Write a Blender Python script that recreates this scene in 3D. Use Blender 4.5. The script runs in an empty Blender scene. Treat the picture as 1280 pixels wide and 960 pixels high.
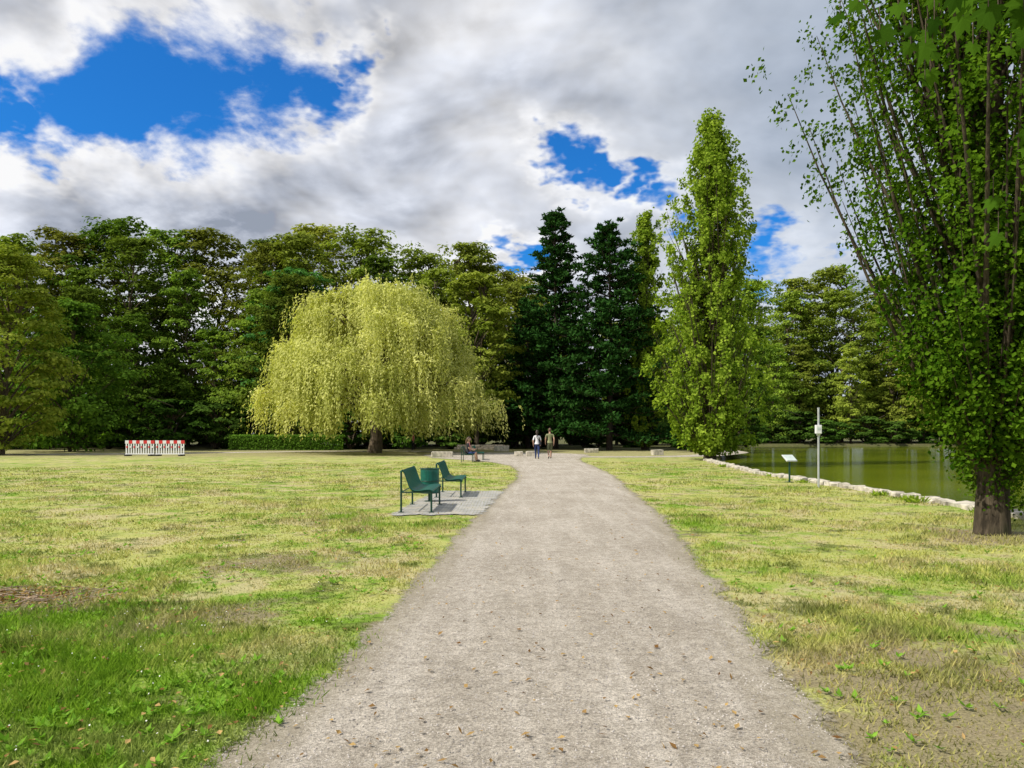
import bpy, math, numpy as np
from mathutils import Vector
sc=bpy.context.scene
sc.view_settings.view_transform='Standard'
try: sc.view_settings.look='None'
except: pass
sc.view_settings.exposure=0
R_=math.radians
HZ=541.0; F=960.0; CH=1.6
# ------------------------------------------------------------ mesh accumulator
class Acc:
    def __init__(s): s.v=[];s.f=[];s.n=0
    def add(s,v,f,mat=0,tint=None,smooth=False):
        v=np.asarray(v,float).reshape(-1,3); f=np.asarray(f,int)
        if tint is None: tint=np.full(len(f),.5)
        s.v.append(v); s.f.append((f+s.n,mat,np.asarray(tint,float),smooth)); s.n+=len(v)
    def tube(s,p,r,sides=6,mat=0,tint=.5,cap=True):
        p=np.asarray(p,float); k=len(p); r=np.broadcast_to(np.asarray(r,float),(k,))
        t=np.gradient(p,axis=0); t/=np.linalg.norm(t,axis=1)[:,None]+1e-9
        ref=np.eye(3)[np.argmin(abs(t).max(axis=0))]
        u=np.cross(t,ref); u/=np.linalg.norm(u,axis=1)[:,None]+1e-9
        w=np.cross(t,u); a=np.linspace(0,2*np.pi,sides,endpoint=False)
        V=p[:,None,:]+r[:,None,None]*(np.cos(a)[None,:,None]*u[:,None,:]+np.sin(a)[None,:,None]*w[:,None,:])
        i=np.arange(k-1)[:,None]*sides; j=np.arange(sides)[None,:]; j2=(j+1)%sides
        f=np.stack([i+j,i+j2,i+sides+j2,i+sides+j],-1).reshape(-1,4)
        s.add(V.reshape(-1,3),f,mat,np.full(len(f),tint),True)
        if cap:
            s.add(V[0],[list(range(sides))],mat); s.add(V[-1],[list(range(sides))],mat)
    def box(s,c,size,rz=0,mat=0,rx=0,ry=0,jit=0,rng=None,tint=.5):
        x,y,z=[q/2 for q in size]; b=min(x,y,z)*.18
        V=[];ids={}
        for sx in(-1,1):
            for sy in(-1,1):
                for sz in(-1,1):
                    for ax in range(3):
                        q=[sx*(x-b),sy*(y-b),sz*(z-b)]
                        q[ax]=[sx*x,sy*y,sz*z][ax]
                        ids[(sx,sy,sz,ax)]=len(V); V.append(q)
        f=[]
        for ax in range(3):
            o=[a for a in range(3) if a!=ax]
            for sg in(-1,1):
                q=[]
                for a1,a2 in((-1,-1),(1,-1),(1,1),(-1,1)):
                    k=[0,0,0];k[ax]=sg;k[o[0]]=a1;k[o[1]]=a2;q.append(ids[(*k,ax)])
                f.append(q)
        for ax in range(3):
            o=[a for a in range(3) if a!=ax]
            for a1 in(-1,1):
                for a2 in(-1,1):
                    k0=[0,0,0];k0[ax]=-1;k0[o[0]]=a1;k0[o[1]]=a2
                    k1=list(k0);k1[ax]=1
                    f.append([ids[(*k0,o[0])],ids[(*k0,o[1])],ids[(*k1,o[1])],ids[(*k1,o[0])]])
        V=np.array(V)
        if jit and rng is not None: V=V+rng.normal(0,jit,(24,3))
        cx,sx_=math.cos(rx),math.sin(rx); M=np.array([[1,0,0],[0,cx,-sx_],[0,sx_,cx]])
        cy,sy_=math.cos(ry),math.sin(ry); M=np.array([[cy,0,sy_],[0,1,0],[-sy_,0,cy]])@M
        cz,sz_=math.cos(rz),math.sin(rz); M=np.array([[cz,-sz_,0],[sz_,cz,0],[0,0,1]])@M
        V=V@M.T+np.array(c)
        tri=[[ids[(a,b_,c_,0)],ids[(a,b_,c_,1)],ids[(a,b_,c_,2)]] for a in(-1,1) for b_ in(-1,1) for c_ in(-1,1)]
        n0=s.n
        s.add(V,f,mat,np.full(len(f),tint))
        s.f.append((np.array(tri)+n0,mat,np.full(8,tint),False))
    def ell(s,c,r,mat=0,seg=16,rings=10,fn=None):
        th=np.linspace(0,np.pi,rings+1); ph=np.linspace(0,2*np.pi,seg,endpoint=False)
        T,P=np.meshgrid(th,ph,indexing='ij')
        d=np.stack([np.sin(T)*np.cos(P),np.sin(T)*np.sin(P),np.cos(T)],-1)
        V=d*np.array(r)+np.array(c)
        i=np.arange(rings)[:,None]*seg;j=np.arange(seg)[None,:];j2=(j+1)%seg
        f=np.stack([i+j,i+seg+j,i+seg+j2,i+j2],-1).reshape(-1,4)
        if fn is not None:
            m=d.reshape(-1,3)[f].mean(1); f=f[fn(m)]
        s.add(V.reshape(-1,3),f,mat,None,True)
    def cards(s,C,N,L,W,mat=0,tint=None,T=None,rng=None,fold=0.0):
        n=len(C); N=N/(np.linalg.norm(N,axis=1)[:,None]+1e-9)
        if T is None: T=rng.normal(size=(n,3))
        T=T-(T*N).sum(1)[:,None]*N; T/=np.linalg.norm(T,axis=1)[:,None]+1e-9
        B=np.cross(N,T); L=np.broadcast_to(L,(n,))[:,None]/2; W=np.broadcast_to(W,(n,))[:,None]/2
        V=np.stack([C-T*L,C+B*W-T*L*.15+N*W*fold,C+T*L,C-B*W-T*L*.15+N*W*fold],1).reshape(-1,3)
        s.add(V,np.arange(4*n).reshape(n,4),mat,tint)
    def mesh(s,name,mats):
        me=bpy.data.meshes.new(name)
        V=np.concatenate(s.v); me.vertices.add(len(V)); me.vertices.foreach_set('co',V.astype(np.float32).ravel())
        loops=np.concatenate([f.ravel() for f,_,_,_ in s.f]); tot=np.concatenate([np.full(len(f),f.shape[1]) for f,_,_,_ in s.f])
        st=np.concatenate([[0],np.cumsum(tot)[:-1]])
        me.loops.add(len(loops)); me.loops.foreach_set('vertex_index',loops.astype(np.int32))
        me.polygons.add(len(tot)); me.polygons.foreach_set('loop_start',st.astype(np.int32)); me.polygons.foreach_set('loop_total',tot.astype(np.int32))
        me.polygons.foreach_set('material_index',np.concatenate([np.full(len(f),m) for f,m,_,_ in s.f]).astype(np.int32))
        me.polygons.foreach_set('use_smooth',np.concatenate([np.full(len(f),q) for f,_,_,q in s.f]))
        me.update(calc_edges=True)
        at=me.attributes.new('tint','FLOAT','FACE'); at.data.foreach_set('value',np.concatenate([t for _,_,t,_ in s.f]).astype(np.float32))
        for m in mats: me.materials.append(m)
        return me
def link(o): sc.collection.objects.link(o); return o
def obj(name,me,loc=(0,0,0),rz=0,parent=None,scale=(1,1,1)):
    o=bpy.data.objects.new(name,me); link(o); o.location=loc; o.rotation_euler=(0,0,rz); o.scale=scale
    if parent: o.parent=parent
    return o
def empty(name,loc=(0,0,0),rz=0):
    o=bpy.data.objects.new(name,None); link(o); o.location=loc; o.rotation_euler=(0,0,rz); return o
# ------------------------------------------------------------ node helpers
class NT:
    def __init__(s,nt): s.t=nt; s.n=nt.nodes; s.l=nt.links
    def new(s,ty,**k):
        n=s.n.new(ty)
        for a,b in k.items(): setattr(n,a,b)
        return n
    def set(s,sock,v):
        if isinstance(v,bpy.types.NodeSocket): s.l.new(v,sock)
        elif v is not None:
            if isinstance(v,(tuple,list)) and len(v)==3 and sock.type=='RGBA': v=(*v,1)
            sock.default_value=v
    def m(s,op,a,b=None,c=None,clamp=False):
        n=s.new('ShaderNodeMath',operation=op,use_clamp=clamp); s.set(n.inputs[0],a)
        if b is not None: s.set(n.inputs[1],b)
        if c is not None: s.set(n.inputs[2],c)
        return n.outputs[0]
    def vm(s,op,a,b=None,sc_=None):
        n=s.new('ShaderNodeVectorMath',operation=op); s.set(n.inputs[0],a)
        if b is not None: s.set(n.inputs[1],b)
        if sc_ is not None: s.set(n.inputs['Scale'],sc_)
        return n.outputs['Value'] if op in('LENGTH','DISTANCE','DOT_PRODUCT') else n.outputs[0]
    def mix(s,f,a,b,mode='MIX'):
        n=s.new('ShaderNodeMix',data_type='RGBA',blend_type=mode); s.set(n.inputs[0],f); s.set(n.inputs[6],a); s.set(n.inputs[7],b); return n.outputs[2]
    def mr(s,v,a,b,c=0.,d=1.,sm=True):
        n=s.new('ShaderNodeMapRange',interpolation_type='SMOOTHSTEP' if sm else 'LINEAR'); s.set(n.inputs[0],v)
        for i,q in enumerate((a,b,c,d)): s.set(n.inputs[i+1],q)
        return n.outputs[0]
    def noise(s,vec,scale,detail=4,rough=.55,dist=0.,col=False):
        n=s.new('ShaderNodeTexNoise'); s.set(n.inputs['Vector'],vec); n.inputs['Scale'].default_value=scale
        n.inputs['Detail'].default_value=detail; n.inputs['Roughness'].default_value=rough; n.inputs['Distortion'].default_value=dist
        return n.outputs[1 if col else 0]
    def attr(s,name): return s.new('ShaderNodeAttribute',attribute_name=name).outputs['Fac']
def mat(name):
    m=bpy.data.materials.new(name); m.use_nodes=True; t=NT(m.node_tree); t.n.clear(); o=t.new('ShaderNodeOutputMaterial'); return m,t,o
def simple(name,col,rough=.5,metal=0.,var=.12,nscale=8.,bump=0.):
    m,t,o=mat(name); p=t.new('ShaderNodeBsdfPrincipled'); tc=t.new('ShaderNodeTexCoord').outputs['Object']
    n=t.noise(tc,nscale,5); f=t.mr(n,.3,.7,1-var,1+var)
    c=t.vm('SCALE',tuple(col),None,f); t.l.new(c,p.inputs['Base Color']); p.inputs['Roughness'].default_value=rough; p.inputs['Metallic'].default_value=metal
    if bump:
        b=t.new('ShaderNodeBump'); b.inputs['Strength'].default_value=bump; b.inputs['Distance'].default_value=.02
        t.l.new(t.noise(tc,nscale*4,6),b.inputs['Height']); t.l.new(b.outputs[0],p.inputs['Normal'])
    t.l.new(p.outputs[0],o.inputs[0]); return m
def leafmat(name,dark,light,alt=None,tr=.35,altamt=.6):
    m,t,o=mat(name); f=t.attr('tint'); c=t.mix(f,dark,light)
    if alt:
        r=t.new('ShaderNodeObjectInfo').outputs['Random']; c=t.mix(t.m('MULTIPLY',r,altamt),c,t.mix(f,tuple(q*.5 for q in alt),alt))
        r2=t.m('FRACT',t.m('MULTIPLY',r,7.31)); c=t.vm('SCALE',c,None,t.mr(r2,0,1,.6,1.35,False))
    d=t.new('ShaderNodeBsdfDiffuse'); t.l.new(c,d.inputs[0])
    tl=t.new('ShaderNodeBsdfTranslucent'); t.l.new(t.mix(1.,c,(1.15,1.2,.55),'MULTIPLY'),tl.inputs[0])
    ms=t.new('ShaderNodeMixShader'); ms.inputs[0].default_value=tr; t.l.new(d.outputs[0],ms.inputs[1]); t.l.new(tl.outputs[0],ms.inputs[2])
    t.l.new(ms.outputs[0],o.inputs[0]); return m
def barkmat(name,col):
    m,t,o=mat(name); p=t.new('ShaderNodeBsdfPrincipled'); tc=t.new('ShaderNodeTexCoord').outputs['Object']
    v=t.vm('MULTIPLY',tc,(1,1,.18)); n=t.noise(v,14,6,.65); n2=t.noise(tc,1.5,3)
    c=t.mix(t.mr(n,.35,.65),tuple(q*.4 for q in col),tuple(q*1.3 for q in col)); c=t.mix(t.mr(n2,.5,.75,0,.5),c,(.06,.075,.03))
    t.l.new(c,p.inputs['Base Color']); p.inputs['Roughness'].default_value=.9; p.inputs['Specular IOR Level'].default_value=.15
    b=t.new('ShaderNodeBump'); b.inputs['Strength'].default_value=1.; b.inputs['Distance'].default_value=.05; t.l.new(n,b.inputs['Height']); t.l.new(b.outputs[0],p.inputs['Normal'])
    t.l.new(p.outputs[0],o.inputs[0]); return m
# ------------------------------------------------------------ lawn colours
def lawn(t):
    P=t.new('ShaderNodeNewGeometry').outputs['Position']; s=t.new('ShaderNodeSeparateXYZ'); t.l.new(P,s.inputs[0])
    P2=t.vm('MULTIPLY',P,(1,1,0.))
    n1=t.noise(P2,.22,2,.6); n2=t.noise(P2,1.1,4,.65); n3=t.noise(P2,9,3,.6); n4=t.noise(t.vm('ADD',P2,(31,7,0)),.8,4,.7)
    lush=t.mr(t.vm('DISTANCE',P2,(-4.,2.6,0.)),1.8,6.,1.,0.)
    f=t.m('ADD',t.m('MULTIPLY',n1,.9),t.m('MULTIPLY',n2,1.2)); f=t.m('ADD',f,t.m('MULTIPLY',n3,.5)); f=t.m('SUBTRACT',f,t.m('MULTIPLY',lush,.34))
    f=t.mr(f,1.0,1.40)
    g=t.mix(n3,(.12,.24,.014),(.23,.38,.038)); c=t.mix(f,g,(.44,.45,.14))
    st=t.mr(n4,.48,.60); c=t.mix(t.m('MULTIPLY',st,t.m('SUBTRACT',.85,t.m('MULTIPLY',lush,.6))),c,(.49,.43,.23))
    dk=t.mr(t.noise(t.vm('ADD',P2,(3,51,0)),1.3,4,.75),.53,.63); c=t.mix(t.m('MULTIPLY',dk,.75),c,(.105,.14,.03))
    far=t.mr(s.outputs[1],46,56); c=t.mix(t.m('MULTIPLY',far,.75),c,t.mix(n2,(.24,.22,.10),(.40,.35,.19)))
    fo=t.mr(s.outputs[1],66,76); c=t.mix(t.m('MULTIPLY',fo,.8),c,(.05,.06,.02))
    rn=t.mr(t.vm('DISTANCE',P2,(3.4,3.0,0.)),.6,4.8,.30,0.)
    bp=t.mr(t.vm('DISTANCE',t.vm('MULTIPLY',P2,(.6,1,0)),(-2.95,7.3,0.)),.2,1.1,.30,0.); rn=t.m('MAXIMUM',rn,bp)
    bp=t.mr(t.vm('DISTANCE',P2,(-2.6,6.7,0.)),.2,1.1,.18,0.); rn=t.m('MAXIMUM',rn,bp)
    bp=t.mr(t.vm('DISTANCE',P2,(-2.8,9.4,0.)),.2,1.4,.18,0.); rn=t.m('MAXIMUM',rn,bp)
    bp=t.mr(t.vm('DISTANCE',P2,(7.4,11.9,0.)),.4,1.6,.25,0.); rn=t.m('MAXIMUM',rn,bp)
    e=t.m('ADD',t.noise(t.vm('ADD',P2,(5,77,0)),1.7,5,.7),rn)
    e=t.mr(e,.54,.70)
    return c,e,n3,P2
def grass_ground():
    m,t,o=mat('lawn_ground'); c,e,n3,P=lawn(t)
    earth=t.mix(t.noise(P,25,5,.7),(.15,.11,.07),(.36,.30,.20))
    c=t.mix(t.m('MULTIPLY',e,.85),c,earth); fine=t.noise(P,60,3,.7); c=t.mix(1.,c,t.mix(t.mr(fine,.3,.7),(.6,.6,.6),(1.2,1.2,1.2)),'MULTIPLY')
    p=t.new('ShaderNodeBsdfPrincipled'); t.l.new(c,p.inputs['Base Color']); p.inputs['Roughness'].default_value=.95; p.inputs['Specular IOR Level'].default_value=.1
    b=t.new('ShaderNodeBump'); b.inputs['Strength'].default_value=.6; b.inputs['Distance'].default_value=.03; t.l.new(t.noise(P,35,4,.7),b.inputs['Height']); t.l.new(b.outputs[0],p.inputs['Normal'])
    t.l.new(p.outputs[0],o.inputs[0]); return m
def grass_blade():
    m,t,o=mat('grass_blades'); c,e,n3,P=lawn(t); ti=t.attr('tint')
    c=t.mix(t.m('MULTIPLY',e,.6),c,(.35,.31,.16))
    c=t.mix(1.,c,t.mix(ti,(.64,.70,.53),(1.38,1.32,1.17)),'MULTIPLY')
    d=t.new('ShaderNodeBsdfDiffuse'); t.l.new(c,d.inputs[0]); tl=t.new('ShaderNodeBsdfTranslucent'); t.l.new(c,tl.inputs[0])
    ms=t.new('ShaderNodeMixShader'); ms.inputs[0].default_value=.35; t.l.new(d.outputs[0],ms.inputs[1]); t.l.new(tl.outputs[0],ms.inputs[2]); t.l.new(ms.outputs[0],o.inputs[0]); return m
def gravel():
    m,t,o=mat('gravel_path'); P=t.new('ShaderNodeNewGeometry').outputs['Position']
    a=t.noise(P,.6,3,.6); b=t.noise(t.vm('MULTIPLY',P,(3.2,.35,1)),1.,4,.6); f1=t.noise(P,55,4,.8); f2=t.noise(P,200,2,.6); f0=t.noise(P,9,4,.7)
    c=t.mix(t.mr(a,.3,.7),(.385,.345,.29),(.48,.435,.375)); c=t.mix(t.mr(b,.42,.7,0,.6),c,(.57,.525,.465))
    c=t.mix(1.,c,t.mix(t.mr(f0,.3,.7),(.82,.81,.79),(1.14,1.14,1.14)),'MULTIPLY')
    c=t.mix(1.,c,t.mix(t.mr(f1,.3,.7),(.55,.54,.53),(1.35,1.34,1.32)),'MULTIPLY'); c=t.mix(1.,c,t.mix(t.mr(f2,.3,.7),(.65,.65,.65),(1.3,1.3,1.3)),'MULTIPLY')
    vo=t.new('ShaderNodeTexVoronoi'); vo.inputs['Scale'].default_value=38; t.l.new(P,vo.inputs['Vector'])
    c=t.mix(t.mr(vo.outputs['Distance'],.10,.2,.7,0),c,t.mix(f1,(.14,.12,.1),(.65,.62,.57)))
    ed=t.attr('edge'); c=t.mix(t.mr(t.m('ADD',ed,t.m('MULTIPLY',b,.5)),.2,.75,.5,0),c,(.27,.235,.15))
    p=t.new('ShaderNodeBsdfPrincipled'); t.l.new(c,p.inputs['Base Color']); p.inputs['Roughness'].default_value=.95; p.inputs['Specular IOR Level'].default_value=.1
    bp=t.new('ShaderNodeBump'); bp.inputs['Strength'].default_value=.8; bp.inputs['Distance'].default_value=.014; t.l.new(t.m('ADD',f1,t.m('MULTIPLY',f2,.6)),bp.inputs['Height']); t.l.new(bp.outputs[0],p.inputs['Normal'])
    tr=t.new('ShaderNodeBsdfTransparent'); ms=t.new('ShaderNodeMixShader')
    e=t.m('ADD',ed,t.m('MULTIPLY',t.m('SUBTRACT',t.noise(P,1.6,3,.6),.5),.55)); e=t.m('ADD',e,t.m('MULTIPLY',t.m('SUBTRACT',t.noise(P,28,4,.75),.5),.55)); t.l.new(t.mr(e,-.03,.10),ms.inputs[0])
    t.l.new(tr.outputs[0],ms.inputs[1]); t.l.new(p.outputs[0],ms.inputs[2]); t.l.new(ms.outputs[0],o.inputs[0]); return m
def setts():
    m,t,o=mat('stone_setts'); P=t.new('ShaderNodeNewGeometry').outputs['Position']
    br=t.new('ShaderNodeTexBrick'); t.l.new(P,br.inputs['Vector']); br.inputs['Scale'].default_value=1.; br.inputs['Brick Width'].default_value=.14; br.inputs['Row Height'].default_value=.11
    br.inputs['Mortar Size'].default_value=.01; br.inputs['Color1'].default_value=(.27,.27,.27,1); br.inputs['Color2'].default_value=(.42,.41,.40,1); br.inputs['Mortar'].default_value=(.22,.21,.13,1)
    c=t.mix(1.,br.outputs[0],t.mix(t.noise(P,3,4),(.75,.75,.75),(1.3,1.3,1.3)),'MULTIPLY'); c=t.mix(t.mr(t.noise(P,2.,5,.7),.48,.62,0,.85),c,(.42,.385,.32))
    p=t.new('ShaderNodeBsdfPrincipled'); t.l.new(c,p.inputs['Base Color']); p.inputs['Roughness'].default_value=.85
    bp=t.new('ShaderNodeBump'); bp.inputs['Strength'].default_value=.6; bp.inputs['Distance'].default_value=.01; bp.invert=True; t.l.new(br.outputs['Fac'],bp.inputs['Height']); t.l.new(bp.outputs[0],p.inputs['Normal'])
    tr=t.new('ShaderNodeBsdfTransparent'); ms=t.new('ShaderNodeMixShader'); e=t.m('ADD',t.attr('edge'),t.m('MULTIPLY',t.m('SUBTRACT',t.noise(P,3,6,.75),.5),.9)); t.l.new(t.mr(e,-.03,.05),ms.inputs[0])
    t.l.new(tr.outputs[0],ms.inputs[1]); t.l.new(p.outputs[0],ms.inputs[2]); t.l.new(ms.outputs[0],o.inputs[0]); return m
def water():
    m,t,o=mat('lake_water'); P=t.new('ShaderNodeNewGeometry').outputs['Position']; p=t.new('ShaderNodeBsdfPrincipled')
    c=t.mix(t.mr(t.noise(P,.08,4),.35,.65),(.085,.125,.003),(.17,.21,.008)); t.l.new(c,p.inputs['Base Color']); p.inputs['Roughness'].default_value=.07; p.inputs['IOR'].default_value=1.33; p.inputs['Specular IOR Level'].default_value=.35
    b=t.new('ShaderNodeBump'); b.inputs['Strength'].default_value=.30; b.inputs['Distance'].default_value=.05
    h=t.m('ADD',t.noise(t.vm('MULTIPLY',P,(1,1.8,1)),2.6,4,.6),t.m('MULTIPLY',t.noise(P,10,3),.3)); t.l.new(h,b.inputs['Height']); t.l.new(b.outputs[0],p.inputs['Normal']); t.l.new(p.outputs[0],o.inputs[0]); return m
m_ground=grass_ground(); m_blade=grass_blade(); m_gravel=gravel(); m_setts=setts(); m_water=water()
m_bark=barkmat('bark',(.13,.10,.07)); m_barkg=barkmat('poplar_bark',(.08,.063,.042)); m_barkd=barkmat('dark_bark',(.08,.06,.05))
m_leafF=leafmat('forest_leaves',(.035,.09,.010),(.20,.33,.04),(.40,.37,.07),.33,.65)
m_leafR=leafmat('lakeside_leaves',(.085,.17,.016),(.34,.50,.06),(.50,.50,.09),.38,.6)
m_leafY=leafmat('olive_leaves',(.12,.18,.015),(.42,.47,.08),None,.35)
m_leafD=leafmat('shrub_leaves',(.015,.05,.007),(.085,.19,.022),(.14,.23,.04),.3)
m_pine=leafmat('pine_needles',(.010,.038,.008),(.045,.115,.022),None,.1)
m_willow=leafmat('willow_leaves',(.32,.35,.07),(.78,.77,.30),None,.4)
m_pop=leafmat('poplar_leaves',(.11,.19,.014),(.38,.50,.06),None,.4)
m_pop2=leafmat('shaded_poplar_leaves',(.026,.075,.004),(.135,.245,.016),None,.35)  # near poplar's shade is put into its leaf colour, darker than the sunlit poplars
m_maple=leafmat('maple_leaves',(.022,.06,.006),(.08,.17,.014),None,.4)
m_dead=leafmat('dead_leaves',(.14,.07,.025),(.50,.34,.14),None,.2)
m_stone=simple('pale_stone',(.46,.42,.34),.9,0,.35,6,.5)
m_green=simple('green_painted_steel',(.008,.135,.10),.38,.2,.15,12)
m_dgreen=simple('dark_green_steel',(.012,.06,.04),.4,.3)
m_white=simple('white_paint',(.8,.8,.8),.4,0,.05); m_red=simple('red_paint',(.6,.03,.03),.4,0,.08)
m_grey=simple('galvanised_steel',(.5,.52,.52),.4,.4); m_panel=simple('info_panel',(.55,.62,.58),.3)
m_dark=simple('dark_plastic',(.02,.02,.022),.5)
# ------------------------------------------------------------ terrain
sy_=[-60,10,22,30,44,60,80,112,140]; sx_=[9.7,9.5,9.75,9.6,11.2,16,20.5,28.5,29]
def shore(y): return np.interp(y,sy_,sx_)
gx=np.concatenate([[-1600,-800,-400,-220,-130],np.arange(-90,8,1.5),np.arange(8,32,.3),np.arange(32,110,2.),[130,220,400,800,1600]])
gy=np.concatenate([[-1600,-500,-150,-60,-30],np.arange(-20,60,.8),np.arange(60,130,1.),[150,220,400,800,1600]])
X,Y=np.meshgrid(gx,gy,indexing='ij')
sd=np.minimum(np.minimum(X-shore(Y)-.15,112-Y),105-X); s_=np.clip(sd/.7,0,1); s_=s_*s_*(3-2*s_); Z=-1.2*s_
Z=Z-np.clip((np.hypot(X,Y)-400)/1200,0,1)*2
n1,n2=X.shape; I=(np.arange(n1-1)[:,None]*n2+np.arange(n2-1)[None,:])
f=np.stack([I,I+n2,I+n2+1,I+1],-1).reshape(-1,4)
a=Acc(); a.add(np.stack([X,Y,Z],-1).reshape(-1,3),f,0,None,True); obj('ground',a.mesh('ground',[m_ground]))
a=Acc(); a.add([(9,-40,-.35),(106,-40,-.35),(106,113,-.35),(9,113,-.35)],[[0,1,2,3]]); obj('lake_water',a.mesh('lake_water',[m_water]))
# ------------------------------------------------------------ path
ly=[-8,3.67,4.97,6.43,8.83,14.1,20.7,26,31,37,42,46,50]; lx=[-1.5,-1.45,-1.24,-1.14,-1.01,-.76,-.32,.1,.2,-.1,-1.3,-3.4,-6]
ry=[-8,3.67,5.7,8.1,14.1,19.4,28.4,36.6,41,46,50]; rx=[1.6,1.68,1.9,2.2,2.85,3.2,3.8,3.95,3.9,4.1,4.6]
def ribbon(name,ys,xl,xr,z,m,ext=.6,cols=22):
    u=np.linspace(0,1,cols); L=xl-ext;Rr=xr+ext
    X=L[:,None]+(Rr-L)[:,None]*u[None,:]; Yv=np.repeat(ys[:,None],cols,1)
    E=np.minimum(X-xl[:,None],xr[:,None]-X); E=np.minimum(E,np.minimum(Yv-ys[0]-.3,ys[-1]-.3-Yv))
    return X,Yv,E,z,m,name
def sheet(X,Yv,E,z,m,name):
    a=Acc(); n1,n2=X.shape; I=(np.arange(n1-1)[:,None]*n2+np.arange(n2-1)[None,:]); f=np.stack([I,I+1,I+n2+1,I+n2],-1).reshape(-1,4)
    a.add(np.stack([X,Yv,np.full_like(X,z)],-1).reshape(-1,3),f); me=a.mesh(name,[m]); at=me.attributes.new('edge','FLOAT','POINT'); at.data.foreach_set('value',E.astype(np.float32).ravel()); return obj(name,me)
ys=np.concatenate([np.arange(-8,30,.4),np.arange(30,50.1,.5)])
sheet(*ribbon('gravel_path',ys,np.interp(ys,ly,lx),np.interp(ys,ry,rx),.012,m_gravel))
def cribbon(name,pts,w,z):
    pts=np.array(pts,float); t=np.arange(len(pts)); tt=np.linspace(0,len(pts)-1,120)
    c=np.stack([np.interp(tt,t,pts[:,i]) for i in(0,1)],1)
    for _ in range(30): c[1:-1]=(c[:-2]+c[2:]+2*c[1:-1])/4
    d=np.gradient(c,axis=0); d/=np.linalg.norm(d,axis=1)[:,None]; nrm=np.stack([-d[:,1],d[:,0]],1)
    u=np.linspace(-1,1,15)*(w/2+.6); P=c[:,None,:]+nrm[:,None,:]*u[None,:,None]
    E=np.repeat((w/2-abs(u))[None,:],120,0); return sheet(P[:,::-1,0],P[:,::-1,1],E,z,m_gravel,name)
cribbon('side_path',[(-75,55),(-45,56),(-28,58),(-18,66),(-9,68),(-3,60),(1,50)],3.2,.004)
cribbon('side_path',[(1,50),(5,51),(9,51),(13,53),(18,62),(20,75)],2.6,.008)
r=np.linspace(0,1,16); th=np.linspace(0,2*np.pi,50); Rg,Tg=np.meshgrid(r,th,indexing='ij')
sheet((-.4+6.5*Rg*np.cos(Tg))[:, ::-1],(55+7.5*Rg*np.sin(Tg))[:, ::-1],(1-Rg)*7-.6,.016,m_gravel,'gravel_square')
ys=np.arange(14.5,21.4,.25); sheet(*ribbon('paved_bench_area',ys,np.full(len(ys),-2.4)+.05*(ys-14),np.interp(ys,ly,lx)+.1,.02,m_setts,.3,12))
# ------------------------------------------------------------ grass blades etc.
rng=np.random.default_rng(3)
def pn(x,y,s):
    return (np.sin(x*1.3*s+1.7*np.sin(y*.9*s))+np.sin(y*1.7*s+1.3*np.sin(x*1.1*s+2))+np.sin((x+y)*.8*s+np.sin(x*2.3*s)))/3
def onlawn(x,y,mg=.05):
    L=np.interp(y,ly,lx);Rr=np.interp(y,ry,rx); j=rng.normal(0,.13,len(x))
    ok=((x<L-mg+j)|(x>Rr+mg+j))&(x<shore(y)-.1)
    ok&=~((x>-2.4)&(x<0)&(y>14.6)&(y<21.2)&(rng.random(len(x))<.9)); return ok
N=430000
d=np.exp(rng.uniform(np.log(2.2),np.log(42),N)); an=rng.uniform(R_(-48),R_(48),N); x=d*np.sin(an);y=d*np.cos(an)
ok=onlawn(x,y)
ear=pn(x+5,y,1.6)+.5*pn(x,y+9,4.1)+np.clip(1-np.hypot(x-3.4,y-3.0)/4.6,0,1)*1.4+1.1*np.clip(1-np.hypot((x+4.9)*.6,y-7.3)/1.,0,1)+np.clip(1-np.hypot(x-7.4,y-11.9)/1.6,0,1); ok&=(ear<.50)|(rng.random(N)<.3)
x,y,d=x[ok],y[ok],d[ok]; n=len(x)
h=(.024+.022*rng.random(n))*(1+1.1*np.clip(pn(x,y,.9)+.6*pn(x+3,y,3.3),-.6,1)); lu=np.clip(1-np.hypot(x+4,y-2.6)/4.5,0,1); h*=1+.9*lu*rng.random(n)
w=.0035+.00045*d; az=rng.uniform(0,2*np.pi,n); le=h*rng.uniform(.2,1.2,n)
la=rng.uniform(0,2*np.pi,n)
V=np.stack([np.stack([x-w*np.cos(az),y-w*np.sin(az),np.zeros(n)],1),np.stack([x+w*np.cos(az),y+w*np.sin(az),np.zeros(n)],1),np.stack([x+le*np.cos(la),y+le*np.sin(la),h],1)],1).reshape(-1,3)
a=Acc(); a.add(V,np.arange(3*n).reshape(n,3),0,rng.random(n)); obj('grass',a.mesh('grass',[m_blade]))
a=Acc(); n=3600; d=np.exp(rng.uniform(np.log(2.6),np.log(16),n)); an=rng.uniform(R_(-46),R_(46),n); x=d*np.sin(an);y=d*np.cos(an)
ok=onlawn(x,y,.15)&((x<0)|(rng.random(n)<.25))&(pn(x,y,1.1)>-.15); x=x[ok];y=y[ok]
for px,py in zip(x,y):
    k=rng.integers(5,11); al=rng.uniform(0,2*np.pi,k); el=rng.uniform(.15,.8,k); L=rng.uniform(.025,.075,k)
    T=np.stack([np.cos(al)*np.cos(el),np.sin(al)*np.cos(el),np.sin(el)],1); Nn=np.stack([-np.cos(al)*np.sin(el),-np.sin(al)*np.sin(el),np.cos(el)],1)
    a.cards(np.array([px,py,.018])+T*L[:,None]/2,Nn,L,L*.42,0,rng.random(k),T=T)
obj('weed_plants',a.mesh('weeds',[leafmat('weed_leaves',(.09,.21,.014),(.27,.48,.06),None,.3)]))
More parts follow.
